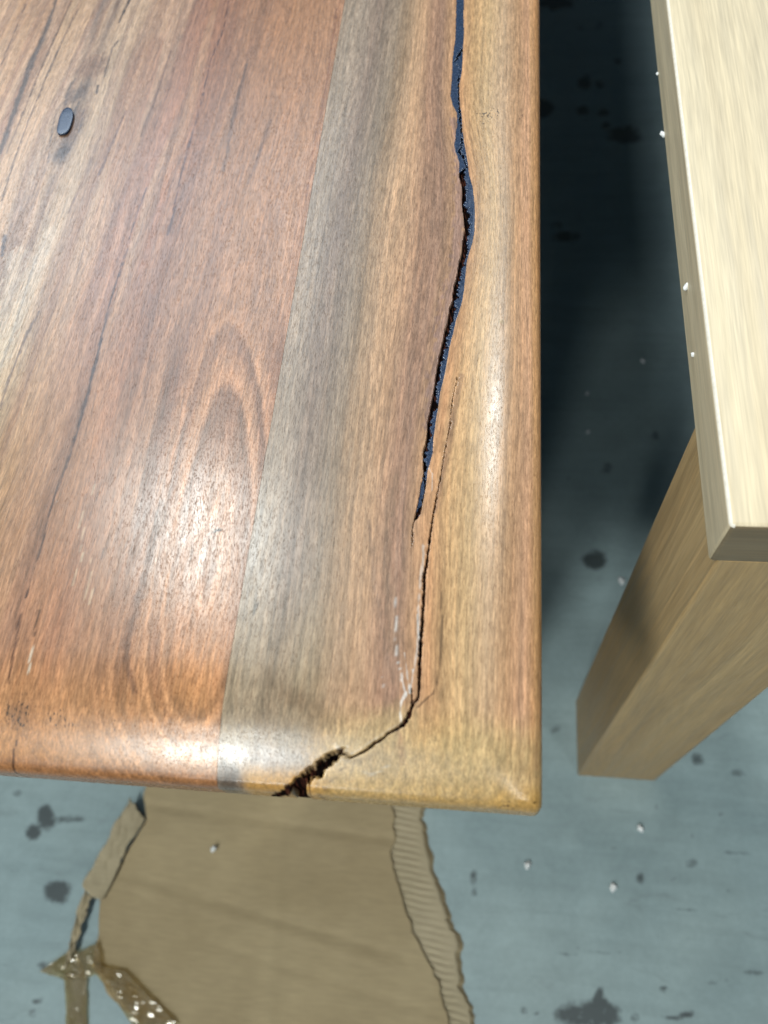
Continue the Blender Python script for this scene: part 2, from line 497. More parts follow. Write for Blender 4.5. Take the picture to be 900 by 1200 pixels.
def build_plank(name, X, Y, outer, crack):
    """X, Y: grid of plan positions (rows from the front, columns to the right). outer: has the right rim"""
    nr, nc = X.shape
    P = np.stack([X.ravel(), Y.ravel()], 1)
    Z = hgt(P[:, 0], P[:, 1])
    void = np.zeros(len(P))
    if crack:
        y = P[:, 1]
        jag = (vnoise(y * 1400, y * 0 + 3.3, 5) - .5) * 0.0009 + (vnoise(y * 500, y * 0 + 1.3, 9) - .5) * 0.0008
        xl, xr = lerp_tab(y, cy_, cl_), lerp_tab(y, cy_, cr_)
        inside = (P[:, 0] > xl + jag * .5) & (P[:, 0] < xr) & (y > min(cy_)) 
        Z = np.where(inside, Z - 0.0035, Z)
        void = np.where(inside, 1.0, void)
        wob = P + np.stack([vnoise(P[:, 0] * 1500, P[:, 1] * 900, 3) - .5, vnoise(P[:, 0] * 1500, P[:, 1] * 900, 4) - .5], 1) * 0.0007
        for line, dep in ((CRACK2, .0030), (CRACK3, .0015), (CRACK4, .0015), (CHASM, .0065)):
            near = (P[:, 1] < T(*line[0][:2])[1] + .01)
            d = np.full(len(P), 9.0)
            d[near] = seg_dist(wob[near], [T(a, b)[:2] for a, b, _ in line], [w * PXM for _, _, w in line])
            if line is CHASM:
                d = d + (vnoise(P[:, 0] * 1150 + P[:, 1] * 330, P[:, 1] * 130, 61) - .5) * 1.1 + (vnoise(P[:, 0] * 420, P[:, 1] * 420, 62) - .5) * .4
            m = smooth(1.15, .80, d)
            dd = dep
            if line is CHASM:
                fib = vnoise(P[:, 0] * 2300 + P[:, 1] * 700, P[:, 1] * 260, 21)
                dd = dep * (0.30 + 0.85 * fib)
                keep = vnoise(P[:, 0] * 700, P[:, 1] * 700, 33) > (0.20 + 0.35 * smooth(-.106, -.088, P[:, 0]))
                m = m * np.where(keep | (d < .6), 1, .4)
            Z = Z - m * dd
            void = np.maximum(void, smooth(.3, .9, m))
    V = [np.stack([P[:, 0], P[:, 1], Z], 1)]
    Fs = [grid_faces(nr, nc)]
    base = nr * nc
    idx = np.arange(nr * nc).reshape(nr, nc)
    voids = [void]
    def skirt(loop, dirs):
        nonlocal base
        p0 = np.concatenate(V)[loop]
        z0 = hgt(p0[:, 0], p0[:, 1])
        dz = p0[:, 2] - z0
        v0 = np.concatenate(voids)[loop]
        rings = []
        th = B_ANG
        cen = np.stack([p0[:, 0], p0[:, 1], z0], 1) - R_EDGE * (math.sin(th) * np.c_[dirs, np.zeros(len(dirs))] + np.array([0, 0, math.cos(th)]))
        zb = -THICK
        prof = [(R_EDGE * math.sin(a), R_EDGE * math.cos(a), 0) for a in np.linspace(th, math.pi / 2, 9)[1:]]
        for a, b, _ in prof:
            rings.append(cen + np.c_[dirs * a, np.full(len(dirs), b)])
        for t in np.linspace(0.15, 1, 7):
            r = rings[7].copy(); r[:, 2] = rings[7][:, 2] * (1 - t) + (zb + .003) * t
            rings.append(r)
        for a in np.linspace(0, math.pi / 2, 5)[1:]:
            r = rings[7].copy()
            r[:, :2] -= dirs * 0.003 * (1 - math.cos(a))
            r[:, 2] = zb + .003 - .003 * math.sin(a)
            rings.append(r)
        r = rings[-1].copy(); r[:, :2] -= dirs * .05
        rings.append(r)
        # an open crack runs out over the rim
        for k, r in enumerate(rings):
            if crack:
                r[:, :2] -= dirs * (v0 * 0.004 * (1 if k < 16 else 0))[:, None]
        prev = np.asarray(loop)
        n = len(loop)
        for r in rings:
            cur = np.arange(base, base + n)
            base += n
            V.append(r)
            voids.append(v0 * 1.0)
            Fs.append(np.stack([prev[:-1], cur[:-1], cur[1:], prev[1:]], 1))
            prev = cur
    loop = list(idx[0, :]); dirs = [(0, -1)] * nc
    if outer:
        for a in np.linspace(0, 90, 10)[1:-1]:
            loop.append(idx[0, -1]); dirs.append((math.sin(math.radians(a)), -math.cos(math.radians(a))))
        loop += list(idx[:, -1]); dirs += [(1, 0)] * nr
    skirt(loop, np.array(dirs, float))
    # butt joints and underside
    def wall(loop):
        nonlocal base
        t = np.concatenate(V)[loop].copy(); p = t.copy(); p[:, 2] = -THICK
        n = len(loop)
        top, cur = np.arange(base, base + n), np.arange(base + n, base + 2 * n); base += 2 * n
        V.extend([t, p]); voids.extend([np.zeros(n), np.zeros(n)])
        Fs.append(np.stack([top[:-1], top[1:], cur[1:], cur[:-1]], 1))
    wall(list(idx[:, 0])); wall(list(idx[-1, :]))
    if not outer: wall(list(idx[:, -1]))
    x0, x1 = X[:, 0].min(), X[:, -1].max()
    V.append(np.array([(x0, .03, -THICK + .001), (x1 - (.03 if outer else 0), .03, -THICK + .001), (x1 - (.03 if outer else 0), Y.max(), -THICK + .001), (x0, Y.max(), -THICK + .001)]))
    voids.append(np.zeros(4))
    Fs.append(np.array([[base + 3, base + 2, base + 1, base]])); base += 4
    V = np.concatenate(V); void = np.concatenate(voids)
    return V, np.concatenate(Fs), void

def paint(tone, V, pts, width, color, strength, seed=0, rag=.35):
    q = [T(*p[:2])[:2] for p in pts]
    w = [(p[2] if len(p) > 2 else width) * PXM for p in pts]
    n = (vnoise(V[:, 0] * 900, V[:, 1] * 300, seed) - .5) * 2 * rag
    d = seg_dist(V[:, :2], q, w)
    m = smooth(1.3, .35, d + n) * strength
    m[d > 3] = 0
    tone[:] = tone * (1 - m[:, None]) + lin(color) * m[:, None]
    return m

def blob(tone, V, px, py, a, b, rot, color, strength, seed=0, soft=.5, rag=.3):
    c = T(px, py)
    ca, sa = math.cos(rot), math.sin(rot)
    dx, dy = (V[:, 0] - c[0]) / PXM, (V[:, 1] - c[1]) / PXM
    u, v = (dx * ca + dy * sa) / a, (-dx * sa + dy * ca) / b
    d = np.hypot(u, v) + (vnoise(V[:, 0] * 700, V[:, 1] * 300, seed) - .5) * 2 * rag
    m = smooth(1 + soft, 1 - soft, d) * strength
    tone[:] = tone * (1 - m[:, None]) + lin(color) * m[:, None]
    return m

def palette(u, keys):
    ks = [k[0] for k in keys]
    cs = np.array([lin(k[1]) for k in keys])
    return np.stack([np.interp(u, ks, cs[:, i]) for i in range(3)], 1)

def finish_plank(name, V, F, tone, grain, ring, ramt, spot, void):
    V2 = V.copy(); V2[:, 2] += ZT
    V2 -= OFF
    me = mesh_np(name, V2, F)
    attr(me, 'tone', 'FLOAT_COLOR', np.c_[tone, np.ones(len(tone))])
    attr(me, 'grain', 'FLOAT_VECTOR', grain)
    attr(me, 'ring', 'FLOAT', ring)
    attr(me, 'ring_amount', 'FLOAT', ramt)
    attr(me, 'spot', 'FLOAT', spot)
    attr(me, 'void', 'FLOAT', void)
    return link(name, me, WOOD, table)

XJ = -0.1545                        # glue joint between the two planks in view
rows = np.concatenate([np.arange(EDGE_IN, 0.62, 0.0005), 0.62 + (TL - 0.62) * np.linspace(0, 1, 60)[1:] ** 1.3])

# --- right-hand plank with the crack
NL, ND, NR = 72, 65, 46
xc = track(rows)
cols = []
for k in range(NL):
    t = k / NL
    cols.append((XJ + .00008) * (1 - t) + (xc - .008) * t)
for k in range(ND):
    cols.append(xc - .008 + .016 * k / (ND - 1))
for k in range(1, NR + 1):
    t = k / NR
    cols.append((xc + .008) * (1 - t) + (-EDGE_IN) * t)
X = np.stack(cols, 1)
Y = np.repeat(rows[:, None], X.shape[1], 1)
V, Fc, void = build_plank('plank', X, Y, True, True)
x, y = V[:, 0] * 1000, V[:, 1] * 1000
gt = grain_track(V[:, 1]) * 1000
wgt = np.exp(-((x - gt) / 26) ** 2) * smooth(-152, -110, x) * smooth(0, -25, x)
drift = 5 * (vnoise(x * .012 + 4, y * .0045, 11) - .5) + 2.0 * (vnoise(x * .05, y * .012, 12) - .5)
gu = x - wgt * (gt + 58.5) + drift * smooth(-154, -140, x)
gu = gu - 6 * smooth(300, 600, y) * smooth(-154, -125, x) * smooth(-80, -105, x)
tone = palette(gu, [(-156, (132, 115, 98)), (-146, (140, 123, 106)), (-132, (124, 106, 92)), (-118, (128, 111, 94)), (-112, (130, 110, 90)), (-105, (146, 117, 88)), (-98, (172, 132, 94)), (-90, (172, 130, 92)),
                    (-80, (152, 112, 82)), (-72, (140, 104, 78)), (-66, (160, 118, 82)), (-56, (176, 126, 82)), (-48, (182, 138, 90)), (-38, (184, 144, 96)), (-28, (176, 138, 98)), (-18, (184, 136, 92)),
                    (-10, (188, 138, 98)), (-4, (186, 132, 82)), (2, (168, 106, 48))])
# paler straw colour where the bevel runs across the fibres; grey dies out at the rim
fr = smooth(46, 22, y) * smooth(-116, -98, gu)
tone = tone * (1 - .6 * fr[:, None]) + lin((182, 146, 88)) * .6 * fr[:, None]
fr = smooth(14, 5, y) * smooth(-146, -138, x)
tone = tone * (1 - .8 * fr[:, None]) + lin((176, 130, 62)) * .8 * fr[:, None]
# olive warmth nearer the front in the grey band
fr = smooth(120, 45, y) * smooth(-100, -118, gu) * smooth(14, 24, y)
tone = tone * (1 - .35 * fr[:, None]) + lin((140, 120, 84)) * .35 * fr[:, None]
spot = np.zeros(len(V))
blob(tone, V, 300, 712, 2.0, 9, -.16, (52, 46, 42), .75, 3, .4)
blob(tone, V, 300, 712, 1.0, 6, -.16, (110, 104, 92), .6, 3, .4)
blob(tone, V, 268, 912, 12, 14, .3, (60, 48, 38), .75, 4, .7)
blob(tone, V, 352, 822, 26, 10, -.5, (88, 66, 46), .45, 5, .8)
blob(tone, V, 588, 377, 4, 4, 0, (140, 110, 60), .7, 6, .4)
spot = np.maximum(spot, blob(tone.copy(), V, 572, 135, 20, 16, .5, (0, 0, 0), .55, 7, .6))
spot = np.maximum(spot, blob(tone.copy(), V, 611, 137, 5, 8, 0, (0, 0, 0), .7, 8, .6))
spot = np.maximum(spot, blob(tone.copy(), V, 588, 945, 12, 5, 0, (0, 0, 0), .55, 8, .6))
# sandy, rubbed-through patch where the crack turns the corner
sandy = np.zeros(len(V))
for bx_, by_, ba_, bb_, br_, sd_ in ((440, 862, 50, 20, .5, 171), (470, 905, 95, 28, .05, 172), (555, 900, 60, 34, .3, 173)):
    sandy = np.maximum(sandy, blob(tone.copy(), V, bx_, by_, ba_, bb_, br_, (0, 0, 0), 1, sd_, .55, .25))
sm_ = (.55 * sandy * smooth(-118, -104, x))[:, None]
tone = tone * (1 - sm_) + lin((170, 139, 92)) * sm_
# stained wood beside the open crack
paint(tone, V, [(532, 140, 6), (540, 200, 9), (536, 300, 10), (520, 380, 10), (508, 440, 8), (500, 500, 5)], 8, (110, 88, 88), .42, 14, .6)
paint(tone, V, [(540, 440), (533, 480), (526, 520), (518, 560), (510, 600)], 4, (120, 84, 60), .5, 15, .5)
paint(tone, V, [(516, 690), (518, 730), (517, 770), (512, 800), (508, 812), (490, 828)], 1.3, (92, 66, 44), .75, 16, .5)
paint(tone, V, [(462, 560), (448, 640), (456, 700), (462, 760)], 7, (134, 102, 74), .55, 17, .7)
paint(tone, V, [(432, 610), (440, 690), (452, 760), (460, 800)], 2, (120, 92, 70), .5, 18, .5)
# raw splintered lips and chalky scuffs
W = (208, 198, 178)
for pts, s in [([(502, 548, 1.6), (507, 556, 1.6), (506, 575, 1.2)], .55), ([(497, 640, 3.4), (494, 665, 3.0), (491, 700, 2.4), (490, 745, 2.8), (487, 775, 2.4), (483, 800, 1.6)], .5),
               ([(489, 720, 1.5), (491, 750, 1.8), (488, 765, 1.4)], .9), ([(463, 700, 1.2), (465, 730, 1.6), (464, 750, 1.8), (466, 775, 1.4)], .8),
               ([(466, 775, 1), (471, 790, 1.2), (473, 805, 1.4), (476, 815, 1.4)], .85), ([(474, 765, 1), (476, 780, 1.2), (478, 795, 1.2), (480, 812, 1.8)], .85),
               ([(484, 785, 1.8), (482, 797, 2.0), (480, 812, 1.6)], .9), ([(476, 812, 3), (470, 822, 2), (469, 835, 1.8), (470, 845, 1.4)], .9),
               ([(489, 818, 1.4), (484, 822, 1.2)], .8), ([(448, 793, 1.2), (450, 808, 1.2)], .45),
               ([(474, 845, 1.0), (458, 853, 1.2), (444, 863, 1.4), (430, 872, 1.2), (418, 880, 1.4), (408, 884, 1.6), (400, 876, 1.4)], .22),
               ([(401, 880, 2.2), (395, 875, 2.2), (388, 868, 1.5), (384, 862, 1)], .7), ([(420, 902, 1), (434, 908, 1.3), (448, 903, 1.2), (456, 897, 1)], .45)]:
    paint(tone, V, [(a, b, w * .55) for a, b, w in pts], 1.5, W, s * .62, int(pts[0][0]), 1.0)
paint(tone, V, [(403, 899, 1.0), (392, 911, 1.0), (376, 928, 1.0), (370, 936, 1.0)], 1, (96, 70, 40), .6, 41, .4)
paint(tone, V, [(466, 852, 2), (470, 875, 3), (472, 895, 2)], 2, (136, 94, 66), .5, 42, .6)
paint(tone, V, [(440, 882, 3), (420, 893, 4), (405, 890, 3)], 3, (116, 92, 58), .5, 43, .6)
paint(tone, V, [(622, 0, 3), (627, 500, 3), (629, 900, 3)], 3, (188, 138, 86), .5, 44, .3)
wb = smooth(-112, -98, gu)[:, None]
tone = tone * (np.array([1.12, 1.14, 1.18]) * (1 - wb) + np.array([1.02, 1.15, 1.42]) * wb)  # bluish sheen over this plank is mixed into its base colour
q_ = (np.stack([V[:, 0], V[:, 1], V[:, 2] + ZT], 1) - CAM_LOC) @ RM
rimp = np.stack([450 + F_PX * q_[:, 0] / -q_[:, 2], 600 - F_PX * q_[:, 1] / -q_[:, 2]], 1)
tear = seg_dist(rimp, [(352, 917), (340, 925), (328, 931), (316, 936)], [6, 6, 5, 2.5]) + (vnoise(V[:, 0] * 1150, V[:, 1] * 400 + V[:, 2] * 300, 63) - .5) * .9
void = np.maximum(void, smooth(1.1, .75, tear) * (V[:, 1] < .012))
vm = np.clip(void, 0, 1)[:, None]
char = np.where((vnoise(x * 1.9 + y * .5, y * .2, 8) > .70)[:, None], lin((74, 42, 32)), lin((20, 14, 13)))
tone = tone * (1 - vm) + char * vm
ring = gu / 5.0
grain = np.stack([gu, V[:, 2] * 1000, y], 1)
plankA = finish_plank('plank', V, Fc, tone, grain, ring, .25 * np.ones(len(V)), spot, void)
plankA['label'] = 'plank with grey sapwood band and open resin-filled crack'

# --- resin poured into the crack
ry = np.arange(max(0.03, min(cy_)), 0.60, 0.0004)
NCR = 15
xl, xr = lerp_tab(ry, cy_, cl_) - .0002, lerp_tab(ry, cy_, cr_) + .0003
va = lerp_tab(ry, vy_, va_) + (vnoise(ry * 1300, ry * 0, 51) - .5) * .0010
vb = lerp_tab(ry, vy_, vb_) + (vnoise(ry * 1300, ry * 0, 52) - .5) * .0016 + (vnoise(ry * 350, ry * 0, 55) - .5) * .0016 + np.where(vnoise(ry * 420, ry * 0, 53) > .78, .0012, 0)
tt = np.linspace(0, 1, NCR)
RX = xl[:, None] * (1 - tt) + xr[:, None] * tt
RY = np.repeat(ry[:, None], NCR, 1)
RZ = hgt(RX, RY) - .00012 - .00010 * vnoise(RX * 500, RY * 200, 54) - .0012 * smooth(.20, .14, RY)
Vr = np.stack([RX.ravel(), RY.ravel(), RZ.ravel() + ZT], 1) - OFF
Fr = grid_faces(len(ry), NCR)
cx = RX.ravel()[Fr].mean(1); rowi = Fr[:, 0] // NCR
wv = (lerp_tab(ry, vy_, vb_) - lerp_tab(ry, vy_, va_))[rowi]
keep = ~((cx > va[rowi]) & (cx < vb[rowi]) & (wv > .00012))
me = mesh_np('resin_filler', Vr, Fr[keep])
o = link('resin_filler', me, RESIN, plankA)
md = o.modifiers.new('thickness', 'SOLIDIFY'); md.thickness = .0016; md.offset = -1

# --- wide left-hand plank
XL = -0.520
cx_ = np.concatenate([np.linspace(XL, -.47, 18)[:-1], np.arange(-.47, XJ - .0012, .0011), [XJ - .00008]])
rowsB = np.concatenate([np.arange(EDGE_IN, 0.67, 0.0010), 0.67 + (TL - 0.67) * np.linspace(0, 1, 50)[1:] ** 1.3])
X = np.repeat(cx_[None, :], len(rowsB), 0)
Y = np.repeat(rowsB[:, None], len(cx_), 1)
V, Fc, void = build_plank('plank', X, Y, False, False)
x, y, z = V[:, 0] * 1000, V[:, 1] * 1000, V[:, 2] * 1000
drift = 9 * (vnoise(x * .011 + 9, y * .004, 21) - .5) + 4 * (vnoise(x * .035, y * .010, 22) - .5) + 1.6 * (vnoise(x * .12, y * .03, 23) - .5)
xm = np.interp(y, [0, 35, 120, 207, 260, 420, 700], [-166, -169, -176, -183, -192, -205, -215])
phi = np.sqrt((x - xm) ** 2 + ((y - 115) / 5.4) ** 2 + 4) - 1.15 * z * smooth(70, 20, y)
phi = phi + drift * .25
gu = x + drift
kn = T(78, 143)[:2] * 1000          # fibres part around the knot
dk = np.exp(-((x - kn[0]) / 24) ** 2 - ((y - kn[1]) / 60) ** 2)
gu = gu - dk * (x - kn[0]) * .45
near = smooth(75, 30, np.abs(x - xm))
tone = palette(gu, [(-470, (184, 134, 88)), (-420, (190, 142, 96)), (-400, (168, 122, 86)), (-390, (190, 146, 100)), (-372, (184, 140, 98)), (-365, (118, 92, 76)), (-357, (172, 134, 98)), (-350, (140, 110, 84)),
                    (-343, (180, 144, 106)), (-333, (186, 150, 112)), (-323, (178, 138, 100)), (-316, (168, 122, 84)), (-304, (172, 124, 86)), (-292, (162, 113, 80)), (-280, (166, 115, 82)), (-272, (150, 100, 72)),
                    (-262, (160, 104, 68)), (-250, (150, 96, 66)), (-238, (152, 100, 70)), (-225, (158, 106, 74)), (-210, (160, 106, 72)), (-195, (168, 112, 74)), (-180, (170, 114, 78)), (-166, (172, 118, 84)), (-154, (174, 118, 86))])
# broken pale straw figure over the far half
pf = smooth(.52, .72, vnoise(gu * .12, y * .008, 31)) * smooth(180, 330, y) * smooth(-240, -290, x)
tone = tone * (1 - .55 * pf[:, None]) + lin((194, 152, 112)) * .55 * pf[:, None]
pf = smooth(.5, .75, vnoise(gu * .22 + 7, y * .006, 32)) * smooth(-170, -240, x)
tone = tone * (1 - .35 * pf[:, None]) + lin((112, 72, 56)) * .35 * pf[:, None]
# cathedral: amber heart, red-brown bands
am = near * smooth(310, 225, y) * (.30 + .70 * smooth(95, 165, y) + .5 * smooth(62, 45, y))
phi = phi + 2.6 * np.sin(phi * .23) + 1.6 * (vnoise(x * .09, y * .03, 24) - .5)
band = .5 + .5 * np.sin(phi / 12.5 * 6.2832)
band = smooth(.15, .95, band)
tone = tone * (1 - .44 * (am * band)[:, None]) + lin((104, 66, 54)) * (.44 * am * band)[:, None]
tone = tone * (1 + .24 * (am * (1 - band))[:, None])
heart = smooth(24, 10, phi) * smooth(85, 50, y)
tone = tone * (1 - .55 * heart[:, None]) + lin((176, 108, 44)) * .55 * heart[:, None]
hb = np.exp(-((phi - 25) / 3.2) ** 2) * smooth(90, 60, y)
tone = tone * (1 - .5 * hb[:, None]) + lin((112, 62, 42)) * .5 * hb[:, None]
# golden towards the front rim
fr = smooth(75, 8, y) * .62
tone = tone * (1 - fr[:, None]) + lin((178, 116, 52)) * fr[:, None]
fr = smooth(9, 4, y) * .5
tone = tone * (1 - fr[:, None]) + lin((120, 66, 26)) * fr[:, None]
spot = np.zeros(len(V))
spot = np.maximum(spot, blob(tone.copy(), V, 22, 838, 16, 18, .3, (0, 0, 0), .75, 7, .7))
spot = np.maximum(spot, blob(tone.copy(), V, 72, 843, 22, 10, -.2, (0, 0, 0), .45, 8, .6))
spot = np.maximum(spot, blob(tone.copy(), V, 133, 858, 6, 12, 0, (0, 0, 0), .55, 8, .6))
blob(tone, V, 22, 838, 13, 16, .3, (92, 62, 48), .5, 9, .8)
# the knot: grey-brown eye with dark rays
blob(tone, V, 80, 145, 27, 62, -.22, (150, 118, 82), .55, 61, .6)
blob(tone, V, 108, 78, 28, 34, -.3, (126, 88, 60), .75, 62, .45)
blob(tone, V, 84, 148, 19, 46, -.1, (100, 70, 54), .8, 63, .6)
blob(tone, V, 72, 180, 12, 22, -.2, (58, 48, 48), .8, 64, .7)
blob(tone, V, 91, 110, 14, 30, -.3, (66, 50, 44), .75, 65, .7)
paint(tone, V, [(88, 92, 1.5), (80, 105, 3), (76, 122, 3)], 3, (70, 54, 48), .7, 66, .6)
paint(tone, V, [(94, 118, 1.2), (88, 128, 2.6), (84, 140, 2)], 2, (44, 34, 34), .85, 67, .5)
paint(tone, V, [(98, 128, 1.4), (94, 150, 1.2), (80, 178, 2)], 2, (62, 46, 40), .7, 68, .5)
paint(tone, V, [(66, 128, 1), (60, 160, 1.3), (56, 190, 1.2)], 1.2, (74, 60, 52), .7, 69, .4)
paint(tone, V, [(115, 100, 2), (113, 110, 2)], 2, (34, 28, 30), .9, 70, .4)
# dark veins
for k, (pts, col, s) in enumerate([
        ([(152, 0, 1.8), (145, 14, 2.2), (139, 27, 1.4)], (30, 26, 28), .9), ([(138, 48, 2.5), (132, 56, 2), (122, 90, 1)], (84, 64, 50), .7),
        ([(268, 0, .8), (262, 35, 1.3), (247, 70, 1.2), (238, 110, 1.4), (230, 140, 1.0), (218, 182, 2.2), (210, 215, 1.8), (203, 250, 2.2), (196, 275, 3)], (92, 50, 44), .80),
        ([(174, 215, .8), (166, 235, 1.4), (155, 270, 1.2), (142, 315, 1.5), (133, 340, 1.7), (125, 370, 1.2), (112, 425, 2.5), (104, 455, 3.5), (92, 500, 3), (80, 540, 1.9), (68, 570, 1.5), (56, 610, 1.6), (47, 645, 1.4), (38, 670, 1.0), (30, 700, 1.2)], (70, 44, 44), .80),
        ([(24, 720, 2), (15, 770, 1.8), (10, 800, 1.2)], (84, 48, 36), .7), ([(45, 715, 2), (40, 745, 1.6)], (92, 58, 40), .6), ([(20, 868, .8), (16, 880, 1.0), (12, 905, .8)], (76, 40, 20), .8),
        ([(66, 0, 3), (52, 40, 6), (38, 70, 7), (22, 115, 6), (6, 160, 5), (0, 180, 4)], (78, 70, 66), .62), ([(30, 5, 1), (16, 40, 1.2), (2, 75, 1.2)], (96, 70, 56), .75),
        ([(84, 0, 1.5), (66, 40, 2), (46, 85, 2.2), (28, 130, 2), (8, 180, 2)], (112, 80, 56), .7), ([(92, 10, 1.5), (72, 50, 2), (54, 92, 2), (34, 140, 2), (16, 190, 1.8), (2, 235, 1.6)], (100, 74, 56), .65),
        ([(57, 275, 1.5), (40, 310, 2.5), (28, 350, 2.2), (12, 400, 2.6), (0, 430, 3)], (104, 84, 80), .7), ([(46, 365, 2), (32, 390, 3), (24, 410, 2.5), (8, 450, 2.5), (0, 480, 2)], (104, 80, 70), .6),
        ([(5, 277, 4), (2, 300, 3)], (90, 90, 98), .6), ([(148, 130, 2), (130, 170, 3), (116, 205, 2.5)], (120, 80, 62), .6), ([(118, 160, 2), (96, 215, 2), (80, 250, 2)], (128, 88, 66), .55),
        ([(200, 60, 2), (180, 120, 3), (165, 160, 2)], (116, 74, 54), .5), ([(290, 75, 2), (280, 110, 4), (272, 145, 4), (262, 200, 3)], (104, 74, 62), .5), ([(318, 140, 2), (300, 190, 3), (290, 215, 2)], (120, 84, 70), .45),
        ([(395, 10, 1.4), (384, 90, 1.4), (372, 150, 1.2), (358, 230, 1.2)], (132, 76, 60), .5), ([(300, 470, 1.5), (306, 510, 2), (304, 560, 2)], (128, 80, 60), .45),
        ([(190, 590, 5), (178, 640, 6), (165, 690, 6), (150, 750, 6), (148, 775, 5), (158, 810, 4)], (104, 68, 56), .42)]):
    paint(tone, V, pts, 2, tuple(int(c * .82) for c in col), min(.95, s * 1.3), 80 + k, .45)
for k, pts in enumerate([[(60, 270, 12), (35, 330, 14), (14, 390, 12), (0, 430, 10)], [(20, 300, 18), (6, 360, 14), (0, 400, 10)]]):
    paint(tone, V, pts, 9, (206, 180, 148), .5, 120 + k, .6)
paint(tone, V, [(255, 621, 2.6), (259, 621, 1.6)], 2, (24, 20, 22), .95, 130, .2)
paint(tone, V, [(251, 623, 1.6), (256, 621.5, 2.2)], 2, (24, 20, 22), .95, 130, .2)
paint(tone, V, [(39, 755, 1.2), (36, 770, 1.4), (33, 790, 1)], 1.2, (214, 190, 170), .75, 131, .7)
for k in range(26):                 # fine scratches and pale flecks
    px, py = rng.uniform(90, 125), rng.uniform(560, 690)
    L = rng.uniform(6, 22)
    paint(tone, V, [(px, py, .7), (px - L * .28, py + L, .7)], .7, (196, 164, 134) if k % 3 else (84, 56, 50), .5, 140 + k, .5)
ring = phi / 6.25
ramt = .12 + .6 * near * smooth(330, 200, y)
tone = (tone * .82 + tone.mean(1, keepdims=True) * .18) * np.array([1.0, 1.07, 1.02])
tone = tone * (1.13 - .24 * smooth(55, 130, y))[:, None]  # flat dimmed, front lifted: brightness balanced against the sheen in the colour
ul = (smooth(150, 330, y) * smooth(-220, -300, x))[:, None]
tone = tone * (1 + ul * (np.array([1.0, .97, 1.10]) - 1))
grain = np.stack([gu, z, y * (1 + .9 * np.clip(near * smooth(280, 220, y), 0, 1) * 0)], 1)
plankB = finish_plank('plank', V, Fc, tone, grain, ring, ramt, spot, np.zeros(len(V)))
plankB['label'] = 'wide reddish brown plank with knot and arched grain'

# resin plug in the knot
c = T(77.5, 144)
n = 28
bm = bmesh.new()
ringv = []
for j, (s, h) in enumerate([(1.0, -.0012), (1.0, .00002), (.96, .00006), (.6, .00008)]):
    rr = []
    for k in range(n):
        a = 2 * math.pi * k / n
        r = (abs(math.cos(a)) ** 2.7 + abs(math.sin(a)) ** 2.7) ** (-1 / 2.7) * (1 + .03 * math.sin(3 * a + 2) + .015 * math.sin(5 * a))
        u, v = .0054 * math.cos(a) * r * s, .0148 * math.sin(a) * r * s
        rr.append(bm.verts.new((c[0] + u - v * .10 - OFF[0], c[1] + v - OFF[1], ZT + h)))
    ringv.append(rr)
for a, b in zip(ringv[:-1], ringv[1:]):
    for k in range(n):
        bm.faces.new((a[k], a[(k + 1) % n], b[(k + 1) % n], b[k]))
bm.faces.new(ringv[-1])
for f in bm.faces: f.smooth = True
me = bpy.data.meshes.new('resin_filler'); bm.to_mesh(me); bm.free()
link('resin_filler', me, RESIN, plankB)

# --- planks outside the frame, and what carries the top
for x0, x1, sd in ((-0.700, -0.5202, 3), (-0.9, -0.7002, 4), (-1.1, -0.9002, 5)):
    cx_ = np.linspace(x0 + .0001, x1, 40)
    rr = np.concatenate([np.arange(EDGE_IN, .08, .003), np.linspace(.08, TL, 60)])
    X = np.repeat(cx_[None, :], len(rr), 0); Y = np.repeat(rr[:, None], len(cx_), 1)
    V, Fc, void = build_plank('plank', X, Y, False, False)
    x, y, z = V[:, 0] * 1000, V[:, 1] * 1000, V[:, 2] * 1000
    gu = x + sd * 300 + 12 * (vnoise(x * .011, y * .004, sd) - .5)
    tone = palette(vnoise(gu * .06, y * .003, sd + 5), [(0, (140, 92, 62)), (.5, (168, 116, 76)), (1, (192, 148, 100))])
    finish_plank('plank', V, Fc, tone, np.stack([gu, z, y], 1), gu / 6, .2 * np.ones(len(V)), np.zeros(len(V)), np.zeros(len(V)))

DARK_Z = pale_wood('brown_timber_upright', 2, (0.24, 0.12, 0.06), (0.18, 0.085, 0.04), (0.30, 0.16, 0.08))
DARK_X = pale_wood('brown_timber_across', 0, (0.24, 0.12, 0.06), (0.18, 0.085, 0.04), (0.30, 0.16, 0.08))
for lx in (-.165, -1.035):
    for ly in (.115, 2.25):
        me = box_mesh('leg', lx, lx + .09, ly, ly + .09, 0, ZT - THICK - .0005, .004)
        me.transform(Matrix.Translation(-Vector(OFF)))
        link('leg', me, DARK_Z, table)
for a in ((-.944, -.166, .135, .16), (-.944, -.166, 2.26, 2.285)):
    me = box_mesh('apron', a[0], a[1], a[2], a[3], .62, ZT - THICK - .0005, .002)
    me.transform(Matrix.Translation(-Vector(OFF)))
    link('apron', me, DARK_X, table)

